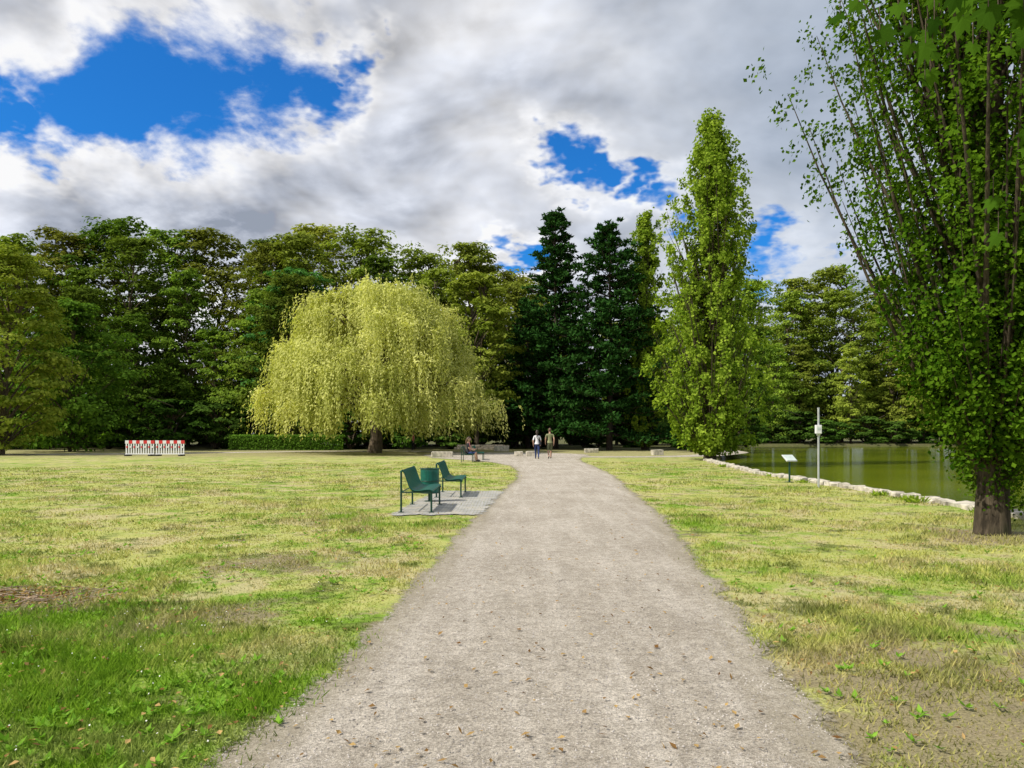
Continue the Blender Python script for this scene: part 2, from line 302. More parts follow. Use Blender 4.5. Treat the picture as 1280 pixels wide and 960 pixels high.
a=Acc(); n=900; x=rng.normal(-2.8,1.6,n); y=rng.uniform(3.6,12,n); ok=onlawn(x,y,.2)&(pn(x,y,1.4)>-.1); x=x[ok];y=y[ok];n=len(x)
a.cards(np.stack([x,y,rng.uniform(.04,.06,n)],1),np.array([0,0,1.])+rng.normal(0,.4,(n,3)),.013,.011,0,rng.random(n),rng=rng); obj('daisies',a.mesh('daisies',[simple('daisy_petals',(.7,.7,.62),.7)]))
a=Acc(); n=2600; d=np.exp(rng.uniform(np.log(2.8),np.log(26),n)); an=rng.uniform(R_(-44),R_(44),n); x=d*np.sin(an);y=d*np.cos(an)
L=np.interp(y,ly,lx);Rr=np.interp(y,ry,rx); on=(x>L)&(x<Rr); keep=(x<shore(y)-.2)&((~on)|(rng.random(n)<.7)); x=x[keep];y=y[keep];on=on[keep];n=len(x)
a.cards(np.stack([x,y,np.where(on,.024,.045)+rng.random(n)*.008],1),np.array([0,0,1.])+rng.normal(0,.28,(n,3)),rng.uniform(.018,.06,n),rng.uniform(.012,.036,n),0,rng.random(n),rng=rng,fold=.3)
obj('fallen_leaves',a.mesh('fallen_leaves',[m_dead]))
a=Acc(); n=9000; y=np.exp(rng.uniform(np.log(2.8),np.log(14),n)); L=np.interp(y,ly,lx);Rr=np.interp(y,ry,rx); x=L+(Rr-L)*rng.random(n)
s=rng.uniform(.003,.008,n)[:,None]; C=np.stack([x,y,np.full(n,.013)],1)
o8=np.array([(1,0,0),(0,1,0),(-1,0,0),(0,-1,0),(0,0,.8)],float); V=C[:,None,:]+o8[None]*s[:,None,:]*rng.uniform(.6,1.4,(n,5,1)); b=np.arange(n)[:,None,None]*5
f=(b+np.array([(0,1,4),(1,2,4),(2,3,4),(3,0,4)])[None]).reshape(-1,3); a.add(V.reshape(-1,3),f); obj('path_pebbles',a.mesh('pebbles',[simple('pebble_stone',(.38,.35,.32),.9,0,.6,3)]))
a=Acc()
for _ in range(110):
    c=np.array([rng.normal(-4.9,.55),rng.normal(7.35,.25),.025+abs(rng.normal(0,.015))]); al=rng.uniform(0,6.28); L=rng.uniform(.06,.32); dv=np.array([math.cos(al),math.sin(al),rng.normal(0,.08)])
    p=np.array([c-dv*L/2,c+rng.normal(0,.012,3),c+dv*L/2]); p[:,2]=np.maximum(p[:,2],.012); a.tube(p,[.005,.004,.003],4)
nn=1100; C=np.stack([rng.normal(-4.9,.55,nn),rng.normal(7.35,.26,nn),rng.uniform(.015,.05,nn)],1); a.cards(C,rng.normal(0,.6,(nn,3))+np.array([0,0,.8]),.04,.018,1,rng.random(nn),rng=rng)
obj('dry_grass_and_twigs',a.mesh('dry_grass_and_twigs',[simple('twig_wood',(.36,.27,.19),.9,0,.4),m_dead]))
a=Acc(); yy=4.
while yy<47:
    L=rng.uniform(.22,.5); sl=math.atan2(float(shore(yy+.5)-shore(yy-.5)),1.)
    a.box((float(shore(yy))+rng.normal(0,.05),yy,-.02),(rng.uniform(.25,.4),L,.26),-sl+rng.normal(0,.1),0,rng.normal(0,.05),rng.normal(0,.08),.012,rng)
    if rng.random()<.8: a.box((float(shore(yy))+.33+rng.normal(0,.06),yy,-.2),(.35,L*.9,.26),rng.normal(0,.4),0,0,0,.02,rng)
    yy+=L+.02
obj('stone_edging',a.mesh('stone_edging',[m_stone]))
# ------------------------------------------------------------ trees
def sph(rng,n):
    v=rng.normal(size=(n,3)); return v/np.linalg.norm(v,axis=1)[:,None]
def broad(seed,H=24.,R=6.,base=.12,nl=46,sub=7,nlf=38,ls=.48,mats=None,shape=None):
    rng=np.random.default_rng(seed); a=Acc()
    tr=np.array([(rng.normal(0,.15)*k,rng.normal(0,.15)*k,H*.88*k/6) for k in range(7)]); tr[0]=0
    a.tube(tr,np.linspace(H*.014,.04,7),8,0)
    for i in range(nl):
        t=base+(1-base)*(i+rng.random())/nl; 
        q=(t-base)/(1-base)
        pr=(np.sin(np.pi*min(1,(.2+q*.8)))**.55) if shape is None else shape(q)
        ang=i*2.4+rng.normal(0,.5); rr=R*pr*rng.uniform(.35,.86); 
        c=np.array([math.cos(ang)*rr,math.sin(ang)*rr,min(t*H,H-1.2)]); rl=R*rng.uniform(.26,.44)*(1.05-.35*q)
        z0=max(c[2]-rr*.8-1,H*base*.6); p0=np.array([np.interp(z0,tr[:,2],tr[:,0]),np.interp(z0,tr[:,2],tr[:,1]),z0])
        a.tube([p0,(p0+c)/2+np.array([0,0,.4]),c],[.10,.06,.025],4,0)
        lobet=rng.normal(0,.10)
        for k in range(sub):
            dv=sph(rng,1)[0]; dv[2]=dv[2]*.7+.1; sc_=c+dv*rl*.75*np.array([1.15,1.15,.75]); rs=rl*rng.uniform(.38,.6)
            D=sph(rng,nlf); D[:,2]=np.where(D[:,2]<-.2,-D[:,2],D[:,2]); P=sc_+D*rs*rng.uniform(.6,1.08,(nlf,1))*np.array([1.15,1.15,.62])
            out=P-np.array([0,0,H*.4]); out/=np.linalg.norm(out,axis=1)[:,None]
            Nn=D*.9+out*.5+rng.normal(0,.33,(nlf,3))+np.array([0,0,.45])
            s=ls*rng.uniform(.5,1.25,nlf); a.cards(P,Nn,s,s*.66,1,np.clip(rng.normal(.45,.22,nlf)+rng.normal(0,.08)+lobet,0,1),rng=rng,fold=.25)
    return a.mesh('broadleaf_%d'%seed,mats)
MF=[m_bark,m_leafF]
V_=[broad(s,24,R,b,nl,mats=MF) for s,R,b,nl in((11,6.4,.06,52),(12,7.4,.08,54),(13,5.8,.05,48),(14,7.0,.12,50),(15,8.0,.06,58))]
VR=[]
for q in V_:
    c=q.copy(); c.materials[1]=m_leafR; VR.append(c)
SH=[broad(s,5,2.8,.02,20,6,38,.34,[m_bark,m_leafD]) for s in(21,22)]
rng=np.random.default_rng(8)
tanp=[(p-640)/960 for p in(-300,0,60,120,190,240,310,350,390,430,480,540,575,600,640,700,830,850,945,1000,1020,1090,1110,1200,1280,1600)]
elv=[(541-v)/960 for v in(300,303,294,280,277,290,288,302,272,302,300,302,314,309,340,370,400,362,356,354,336,338,365,362,345,340)]
def skyh(x,y): return CH+float(np.interp(x/y,tanp,elv))*y
F1=empty('forest_trees'); F2=empty('lakeside_forest_trees'); S1=empty('understorey_shrubs')
def plant(par,me,x,y,h,h0,wid=1.):
    s=h/h0; obj('tree',me,(x,y,-.05),rng.uniform(0,6.28),par,(s*wid,s*wid,s))
for xx in np.arange(-92,3,6.2):
    x=xx+rng.normal(0,.8);y=95+rng.normal(0,1.5); plant(F1,V_[rng.integers(5)],x,y,skyh(x,y)*rng.uniform(.95,1.06),24,rng.uniform(.85,1.05))
for xx in np.arange(-90,0,6.8):
    x=xx+rng.normal(0,1.);y=87+rng.normal(0,1.2); plant(F1,V_[rng.integers(5)],x,y,skyh(x,y)*rng.uniform(.82,1.0),24,rng.uniform(.8,1.))
for xx in np.arange(-85,-4,6.6):
    x=xx+rng.normal(0,1.2);y=80+rng.normal(0,1.); plant(F1,V_[rng.integers(5)],x,y,skyh(x,y)*rng.uniform(.45,.85),24,rng.uniform(.9,1.2))
for xx in np.arange(-80,27,3.2):
    x=xx+rng.normal(0,.6);y=(75.5 if xx<-6 else 84)+rng.normal(0,1.); plant(S1,SH[rng.integers(2)],x,y,rng.uniform(3,6.5),5,rng.uniform(.9,1.3))
for xx in np.arange(-100,32,6.): plant(S1,SH[rng.integers(2)],xx+rng.normal(0,.6),103,rng.uniform(8,10),5,.95)
for xx in np.arange(-3,30,5.2):
    x=xx+rng.normal(0,1);y=98+rng.normal(0,1.5); plant(F1,V_[rng.integers(5)],x,y,skyh(x,y)*rng.uniform(.85,1.02),24,1.)
for row,(yy,f0,f1) in enumerate(((134,.97,1.05),(125,.75,.97),(118,.40,.72))):
    for xx in np.arange(26,130,7.4-row*.4):
        x=xx+rng.normal(0,1.1);y=yy+rng.normal(0,1.5); plant(F2,VR[rng.integers(5)],x,y,skyh(x,y)*rng.uniform(f0,f1),24,rng.uniform(.8,1.05))
for xx in np.arange(24,125,3.2): plant(S1,SH[rng.integers(2)],xx+rng.normal(0,.6),113.8+rng.normal(0,.6),rng.uniform(3,6),5,rng.uniform(1,1.5))
for xx in np.arange(26,150,7.): plant(S1,SH[rng.integers(2)],xx+rng.normal(0,.6),141,rng.uniform(9,11),5,.95)
for yy in np.arange(64,112,5.): plant(S1,SH[rng.integers(2)],float(shore(yy))-2+rng.normal(0,.7),yy,rng.uniform(2,4.),5,1.1)
MY=[m_bark,m_leafY]
obj('lime_tree',broad(31,15.5,4.8,.05,64,7,60,.30,MY),(-37.2,56,0))
obj('lime_tree',broad(32,17.5,4.2,.18,50,7,50,.34,MY),(-3.4,74,0))
obj('lime_tree',broad(33,16.,4.4,.1,46,7,45,.42,MY),(61,114.,0))
obj('beech_tree',broad(34,13.,5.4,.03,50,7,48,.38,[m_bark,leafmat('beech_leaves',(.04,.10,.012),(.17,.30,.035),None,.35)]),(-38,66.,0),1.)
obj('chestnut_tree',broad(36,19,5.,.05,54,7,48,.38,[m_bark,leafmat('chestnut_leaves',(.04,.14,.03),(.15,.34,.08),None,.35)]),(-22.5,80.,0),1.)
def conifer(seed,H,R,mats):
    rng=np.random.default_rng(seed); a=Acc(); a.tube([(0,0,0),(.1,0,H*.5),(0,.05,H-.3)],[H*.015,H*.009,.03],8,0)
    z=1.6
    while z<H-.15:
        q=(z-1.6)/(H-1.6); rad=R*min(1,.8+q*1.6)*(1-q)**.58*rng.uniform(.88,1.06); nb=rng.integers(7,10)
        for k in range(nb):
            al=rng.uniform(0,2*np.pi); L=max(.4,rad*rng.uniform(.6,1.05)); rise=L*(.02+.45*q); e=np.array([math.cos(al)*L,math.sin(al)*L,z+rise+rng.normal(0,.35)]); e[2]=min(e[2],H)
            s0=np.array([0,0,z]); m=(s0+e)/2+np.array([0,0,-.10*L*(1-q)])
            a.tube([s0,m,e],[.06,.04,.02],4,0)
            nt=max(2,int(L/.66))
            for i in range(nt):
                u=.3+.75*(i+rng.random())/nt; c=(1-u)**2*s0+2*u*(1-u)*m+u*u*e+rng.normal(0,.3,3)*np.array([1,1,.6])
                nn=26; D=sph(rng,nn); D[:,2]=abs(D[:,2])*.9; rs=rng.uniform(.6,1.0)*(1.1-.5*q); P=c+D*rs*rng.uniform(.3,1,(nn,1))*np.array([1,1,.7])
                T=D+np.array([0,0,.5])+rng.normal(0,.3,(nn,3)); Nn=D*.3+rng.normal(0,.6,(nn,3))+np.array([0,0,.5])
                a.cards(P,Nn,.46*rng.uniform(.7,1.2,nn),.20,1,np.clip(rng.normal(.4,.25,nn),0,1),T=T)
        z+=.60
    return a.mesh('conifer',mats)
MP=[m_barkd,m_pine]
obj('pine_tree',conifer(41,23,5.8,MP),(4.2,75,0)); obj('pine_tree',conifer(42,20.8,6.9,MP),(9.0,71,0)); obj('pine_tree',conifer(44,15.5,4.6,MP),(1.6,80,0))
def poplar(seed,H,prof,nb,per,ls,mats,z0=.8,sp=.3,tr_r=.25,stems=1,start=1.2,steep=1.0,brs=1.,flare=1.35,irr=.12):
    rng=np.random.default_rng(seed); a=Acc(); pz=np.array([p[0] for p in prof]);pr=np.array([p[1] for p in prof])
    S=[]
    for s in range(stems):
        al=s*2.3+3.6; off=0 if s==0 else 1.; zz=np.linspace(0,H*(1 if s==0 else .7),14); sway=off*np.interp(zz,[0,1,H*.4,H],[.0,.16,.55,.9])
        p=np.stack([math.cos(al)*sway+.05*np.sin(zz*.9+s),math.sin(al)*sway+.05*np.sin(zz*.7),zz],1); p[0,:2]*=0
        rr=tr_r*(1 if s==0 else .55)*np.clip(1-zz/zz[-1],.06,1)**.75; rr[0]*=flare
        a.tube(p,rr,10,0); S.append(p)
    for i in range(nb):
        zt=start+(H-start)*((i+rng.random())/nb)**.92; al=rng.uniform(0,2*np.pi); r=np.interp(zt,pz,pr)*rng.uniform(.3,1.08)**.7*(1+irr*math.sin(3*al+zt*.8))
        rise=(r*2.1*steep+.6)*rng.uniform(.8,1.3); zb=max(z0,zt-rise); p=S[rng.integers(stems)]
        b=np.array([np.interp(zb,p[:,2],p[:,0]),np.interp(zb,p[:,2],p[:,1]),zb]); e=np.array([math.cos(al)*r,math.sin(al)*r,zt])
        m=b+(e-b)*np.array([.62,.62,.42]); br=(.010+.009*np.linalg.norm(e-b))*brs
        u=np.linspace(0,1,6)[:,None]; cur=(1-u)**2*b+2*u*(1-u)*m+u*u*e; a.tube(cur,np.linspace(br,.005,6),5,0)
        n=int(per*rng.uniform(.5,1.4)); nc=max(3,n//34); cl=rng.normal(0,sp,(nc,3)); id_=rng.integers(nc,size=n); cu=np.linspace(.22,1.05,nc)[id_]
        c=((1-cu)**2)[:,None]*b+(2*cu*(1-cu))[:,None]*m+(cu*cu)[:,None]*e+cl[id_]*np.array([1,1,.6])+rng.normal(0,sp*.45,(n,3))*np.array([1,1,1.5])
        keep=c[:,2]>.3; c=c[keep]; n=len(c)
        Nn=c*np.array([1,1,0]); Nn/=np.linalg.norm(Nn,axis=1)[:,None]+.01; Nn=Nn*.7+rng.normal(0,.55,(n,3))+np.array([0,0,.4])
        s=ls*rng.uniform(.7,1.2,n); a.cards(c,Nn,s,s*.8,1,np.clip(rng.normal(.45,.25,n)+rng.normal(0,.1),0,1),rng=rng,fold=.2)
    return a.mesh('poplar',mats)
prof=[(0,1.2),(1.2,2.3),(4,3.),(7,3.05),(11,2.7),(15,2.5),(17.,1.6),(18.5,.9),(20,.2)]
obj('poplar_tree',poplar(51,20,prof,320,165,.20,[m_barkg,m_pop],.5,.30,.3,2,start=.9,irr=.2),(11.6,45,0))
prof2=[(0,1.),(4,2.2),(12,2.2),(19,1.2),(22,.1)]
obj('poplar_tree',poplar(52,22,prof2,220,100,.28,[m_barkg,m_pop],.5,.3,.3,1),(12.4,71.5,0))
prof3=[(0,.3),(1.9,.45),(3,1.4),(4.6,2.0),(6.1,2.5),(8.4,2.8),(12,2.4),(15,1.3),(17,.1)]
me=poplar(53,17,prof3,310,410,.082,[m_barkg,m_pop2],.9,.19,.21,3,start=2.3,steep=1.05,brs=.75,flare=1.25,irr=.2)
T1=empty('poplar_tree',(7.56,12.1,0)); obj('crown_and_trunk',me,parent=T1)
rng=np.random.default_rng(5); a=Acc()
for _ in range(80):
    al=rng.uniform(-2.0,2.2); z0=rng.uniform(.35,2.3); b=np.array([.2*math.cos(al),.2*math.sin(al),z0]); e=b+np.array([math.cos(al)*rng.uniform(.1,.5),math.sin(al)*rng.uniform(.1,.4),rng.uniform(.1,.6)])
    a.tube([b,(b+e)/2,e],[.008,.006,.003],4,0); n=55; c=b+(e-b)*rng.uniform(.1,1.1,(n,1))+rng.normal(0,.09,(n,3)); c=c[c[:,2]>.04]; n=len(c); a.cards(c,rng.normal(0,1,(n,3)),.06*rng.uniform(.7,1.2,n),.048,1,rng.random(n)*.8,rng=rng)
obj('basal_shoots',a.mesh('basal_shoots',[m_barkg,m_pop2]),parent=T1)
def willow():
    rng=np.random.default_rng(61); a=Acc(); a.tube([(0,0,0),(.15,0,1.2),(.1,0,2.6),(.3,0,4.2)],[.62,.46,.42,.36],10,0)
    pz=np.array([1.5,2.3,4.8,8,10,11.4,12.6,13.2]); pr=np.array([9.0,8.9,8.2,7.2,6.6,5.8,4.2,2.4])
    cl=[]
    for i in range(215):
        if i<150: z=rng.uniform(3.4,12.6); r=np.interp(z,pz,pr)*rng.uniform(.76,1.05)
        else: z=rng.uniform(9.5,12.8); r=np.interp(z,pz,pr)*rng.uniform(.1,.9)
        al=rng.uniform(0,6.28)
        r*=1+.10*math.sin(al*5+z*.7); z+=rng.normal(0,.25)
        cl.append((math.cos(al)*r,math.sin(al)*r,z))
    for i,c in enumerate(cl):
        c=np.array(c)
        if i%3==0:
            b=np.array([.2,0,3.+rng.random()]); m=np.array([c[0]*.45,c[1]*.45,c[2]+.8]); u=np.linspace(0,1,8)[:,None]; a.tube((1-u)**2*b+2*u*(1-u)*m+u*u*c,np.linspace(.16,.03,8),5,0)
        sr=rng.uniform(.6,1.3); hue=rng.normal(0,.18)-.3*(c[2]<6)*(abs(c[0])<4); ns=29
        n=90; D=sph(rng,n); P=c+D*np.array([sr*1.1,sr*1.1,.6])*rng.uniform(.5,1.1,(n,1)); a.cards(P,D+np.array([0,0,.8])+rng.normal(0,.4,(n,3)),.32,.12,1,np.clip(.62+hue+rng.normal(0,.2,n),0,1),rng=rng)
        for k in range(ns):
            o=c+np.array([rng.normal(0,sr*.6),rng.normal(0,sr*.6),rng.normal(0,.35)]); hr=math.hypot(o[0],o[1])+.01; od=np.array([o[0]/hr,o[1]/hr,0])
            L=min(rng.uniform(1.,4.2),o[2]-rng.uniform(1.0,2.6)); 
            if L<.5: continue
            n=int(L/.12); s=np.linspace(0,1,n); P=o[None,:]+od*(.35*np.sin(s*1.6))[:,None]+np.array([0,0,-1.])*(L*s**1.25)[:,None]+rng.normal(0,.08,(n,3))
            P+=np.array([.10*np.sin(k),.1*np.cos(k*2),0])*(s[:,None]*2)
            T=np.array([0,0,-1.])+od*.2+rng.normal(0,.4,(n,3)); Nn=od*.9+rng.normal(0,.5,(n,3))+np.array([0,0,.35])
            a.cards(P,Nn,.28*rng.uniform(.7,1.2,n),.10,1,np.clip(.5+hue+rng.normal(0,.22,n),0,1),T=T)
    return a.mesh('willow',[m_bark,m_willow])
obj('weeping_willow_tree',willow(),(-10.9,61,0))
a=Acc(); rng=np.random.default_rng(71)
a.tube([(5.2,.6,-.1),(5.15,.7,1.5),(5.2,.6,3.2),(5.0,.7,5.)],[.3,.24,.2,.14],10,0)
lim=np.array([(5.15,.65,2.9),(4.2,1.4,3.55),(3.1,2.3,3.65),(2.2,3.0,3.45),(1.75,3.3,3.50)]); a.tube(lim,[.08,.06,.04,.015,.006],6,0)
lim2=np.array([(4.2,1.4,3.55),(3.4,2.6,3.55),(2.6,3.2,3.2),(2.22,3.3,2.75)]); a.tube(lim2,[.04,.03,.012,.005],6,0)
out=[]
for ang,rr in((-90,.12),(-62,.34),(-38,.44),(-22,.30),(-8,.52),(12,.72),(26,.48),(44,.62),(58,.98),(68,.62),(90,1.12)): out.append((math.cos(R_(ang))*rr,math.sin(R_(ang))*rr))
out=out+[(-x,y) for x,y in out[-2:0:-1]]; out=np.array(out)
def mleaf(c,s):
    T=np.array([rng.normal(0,.5),rng.normal(0,.5),-1]); T/=np.linalg.norm(T); N=np.array([rng.normal(0,.5)-.2,-1+rng.normal(0,.4),.7]); N-=N.dot(T)*T; N/=np.linalg.norm(N); B=np.cross(N,T)
    V=c+(out[:,0:1]*B+out[:,1:2]*T)*s/2-N*(abs(out[:,0:1])**1.5)*s*.12
    m=len(V); V=np.vstack([V,c+T*s*.02]); f=[[i,(i+1)%m,m] for i in range(m)]; a.add(V,f,1,np.full(m,rng.random())); a.tube([c-T*s*.05+np.array([0,0,.1]),c-T*s*.04],.0022,4,0)
for _ in range(150):
    u=rng.uniform(1.8,4); i=int(min(u,3.99)); p=lim[i]+(lim[i+1]-lim[i])*(u-i); mleaf(p+np.array([rng.normal(0,.2),rng.normal(0,.18),rng.uniform(-.32,.1)]),rng.uniform(.11,.19))
for _ in range(120):
    u=rng.uniform(1,3.1); i=int(min(u,2.99)); p=lim2[i]+(lim2[i+1]-lim2[i])*(u-i); mleaf(p+np.array([rng.normal(.05,.12),rng.normal(0,.15),rng.uniform(-.25,.1)]),rng.uniform(.1,.16))
for _ in range(260): mleaf(np.array([rng.normal(5.4,1.0),rng.normal(.2,.9),rng.uniform(3.6,6.2)]),.16)
obj('maple_tree',a.mesh('maple',[m_bark,m_maple]))
rng=np.random.default_rng(9); a=Acc(); n=9000; P=np.stack([rng.uniform(-26,-15.5,n),rng.uniform(-.55,.55,n),rng.uniform(0,1.35,n)],1)
sf=rng.integers(3,size=n); P[sf==0,2]=1.3+rng.normal(0,.06,(sf==0).sum()); P[sf>0,1]=-.55+rng.normal(0,.07,(sf>0).sum()); a.cards(P,rng.normal(0,.6,(n,3))+np.array([0,-.5,.5]),.16,.1,0,rng.random(n),rng=rng)
for k in range(22): a.tube([(-26+k*.49,0,0),(-26+k*.49+.1,0,1.1)],.03,5,1)
obj('hedge',a.mesh('hedge',[leafmat('hedge_leaves',(.05,.12,.012),(.19,.35,.045)),m_barkd]),(0,71.,0))
a=Acc()
for (x,y,s) in((9.3,24.6,.25),(9.2,17.6,.35),(9.3,19.4,.3),(9.35,15.2,.3),(9.5,28,.3),(9.9,36,.3)):
    n=160; al=rng.uniform(0,6.28,n); el=rng.uniform(.3,1.4,n); T=np.stack([np.cos(al)*np.cos(el),np.sin(al)*np.cos(el),np.sin(el)],1); L=s*rng.uniform(.2,.6,n); c=np.array([x,y,0])+rng.normal(0,s*.3,(n,3))*np.array([1,1,0])+T*L[:,None]*.6
    a.cards(c,rng.normal(0,1,(n,3)),L,L*.25,0,rng.random(n),T=T)
obj('shore_plants',a.mesh('shore_plants',[m_pop]))
# ------------------------------------------------------------ furniture
def bench(loc,rz=0,Ln=1.8):
    E=empty('park_bench',loc,rz); pf=np.array([(.0,.83),(.035,.845),(.07,.80),(.105,.70),(.14,.60),(.175,.51),(.22,.455),(.29,.43),(.38,.435),(.47,.45),(.56,.455),(.61,.44),(.63,.40)])
    dl=np.concatenate([[0],np.cumsum(np.linalg.norm(np.diff(pf,axis=0),axis=1))]); L=dl[-1]
    def strips(s0,s1,name):
        a=Acc(); s=np.arange(s0,s1,.030)
        for q in s:
            p=[np.interp(q-.0105,dl,pf[:,i]) for i in(0,1)]; r=[np.interp(q+.0105,dl,pf[:,i]) for i in(0,1)]
            V=[]
            for yv in(0,Ln):
                for pp in(p,r): V.append((pp[0],yv,pp[1]))
            nz=np.array([-(r[1]-p[1]),0,r[0]-p[0]]); nz=nz/np.linalg.norm(nz)*.004; V=np.array(V); V=np.vstack([V+nz,V-nz])
            a.add(V,[[0,1,3,2],[4,6,7,5],[0,4,5,1],[2,3,7,6],[0,2,6,4],[1,5,7,3]])
        for yv in np.arange(.03,Ln,.058):
            u=np.linspace(s0,s1-.01,12); a.tube([(np.interp(q,dl,pf[:,0]),yv,np.interp(q,dl,pf[:,1])-.006) for q in u],.004,4)
        obj(name,a.mesh(name,[m_green]),parent=E)
    strips(.02,.46,'backrest'); strips(.47,L,'seat')
    for i,yv in enumerate((.04,Ln-.04)):
        a=Acc(); a.tube([(0,yv,0),(0,yv,.80),(.02,yv,.835),(.05,yv,.83)],.02,8); a.tube([(.6,yv,0),(.6,yv,.40),(.59,yv,.425),(.56,yv,.435)],.02,8)
        a.tube([(q[0],yv,q[1]-.022) for q in pf],.014,6); a.tube([(0,yv,.40),(.6,yv,.40)],.014,6); a.box((0,yv,.006),(.1,.08,.012)); a.box((.6,yv,.006),(.1,.08,.012))
        obj('leg_frame_%d'%(i+1),a.mesh('leg_frame',[m_dgreen]),parent=E)
    a=Acc(); a.tube([(0,0,.815),(0,Ln,.815)],.016,6); a.tube([(.615,0,.43),(.615,Ln,.43)],.016,6); a.tube([(0,.04,.40),(0,Ln-.04,.40)],.012,6); obj('rails',a.mesh('rails',[m_green]),parent=E)
    return E
bench((-2.2,15.2,.02)); bench((-1.85,18.75,.02)); bench((-2.75,41.6,.0)); bench((-2.3,44.6,.0))
E=empty('litter_bin',(-1.9,17.75,.02)); a=Acc()
for k in range(40):
    al=k/40*2*math.pi; a.box((.21*math.cos(al),.21*math.sin(al),.47),(.008,.026,.56),al)
obj('slatted_body',a.mesh('slats',[m_green]),parent=E); a=Acc()
for z in(.2,.47,.75):
    t=np.linspace(0,2*np.pi,33); a.tube(np.stack([.215*np.cos(t),.215*np.sin(t),np.full(33,z)],1),.014,6)
a.tube([(0,0,0),(0,0,.2)],.04,8); a.tube([(0,0,0),(0,0,.012)],.13,16); obj('rings_and_post',a.mesh('rings',[m_dgreen]),parent=E)
a=Acc(); a.tube([(0,0,.2),(0,0,.7)],.19,20,cap=True); obj('liner',a.mesh('liner',[m_dark]),parent=E)
for bx in(-26.7,-24.62):
    E=empty('construction_barrier',(bx,53,0)); a=Acc()
    for k in range(12): a.box((.09+k*.17,0,.52),(.085,.03,.74),0,0)
    a.box((1.02,0,.14),(2.0,.04,.07),0,0); obj('slats_and_rail',a.mesh('slats',[m_white]),parent=E)
    a=Acc()
    for k in range(8): a.box((.135+k*.253,-.002,.96),(.25,.045,.22),0,k%2)
    for k in range(8): a.box((.135+k*.253,-.022,.62),(.10,.02,.12),0,(k+1)%2)
    obj('warning_boards',a.mesh('boards',[m_white,m_red]),parent=E); a=Acc()
    for q in(.2,1.82): a.box((q,0,.05),(.18,.75,.1),0,0); a.tube([(q,.04,.05),(q,.04,1.05)],.02,6)
    obj('feet',a.mesh('feet',[m_dark]),parent=E)
E=empty('information_sign',(8.96,24.8,0),R_(20)); a=Acc(); a.tube([(0,0,0),(0,0,.72)],.03,8); a.box((0,0,.01),(.2,.2,.02)); obj('post',a.mesh('post',[m_dgreen]),parent=E)
a=Acc(); a.box((0,0,.78),(.42,.32,.03),0,0,R_(38)); obj('panel_frame',a.mesh('frame',[m_grey]),parent=E); a=Acc(); a.box((0,-.011,.797),(.38,.28,.008),0,0,R_(38)); obj('panel',a.mesh('panel',[m_panel]),parent=E)
E=empty('measuring_post',(8.9,22.3,0)); a=Acc(); a.tube([(0,0,0),(0,0,2.3)],.03,10); a.tube([(0,0,2.3),(0,0,2.33)],.036,10); obj('pole',a.mesh('pole',[m_grey]),parent=E)
a=Acc(); a.box((-.03,-.06,1.70),(.17,.1,.25)); obj('sensor_box',a.mesh('box',[m_white]),parent=E); a=Acc(); a.box((-.03,-.112,1.72),(.1,.006,.08)); a.tube([(-.04,0,1.56),(.04,0,1.56)],.045,8); obj('display',a.mesh('disp',[m_panel]),parent=E)
rng=np.random.default_rng(15)
for (x,y,l,h,rz) in((-4.6,50.5,1.4,.38,.1),(.45,52,.6,.36,0),(1.3,51.8,.7,.38,.1),(10.4,55,.8,.42,.3),(-.9,66,1.3,.5,0),(6.4,62,1.1,.35,.1)):
    a=Acc(); a.box((0,0,h/2-.02),(l,.5,h),0,0,0,0,.012,rng); obj('stone_block',a.mesh('stone_block',[m_stone]),(x,y,0),rz)
a=Acc()
for k in range(9):
    for j in range(2): a.box((-5.2+k*.55+(j*.27),73,.12+j*.22),(.53,.45,.22),rng.normal(0,.03),0,0,0,.01,rng)
obj('low_stone_wall',a.mesh('low_wall',[simple('weathered_stone',(.24,.21,.17),.9,0,.3,5,.4)]))
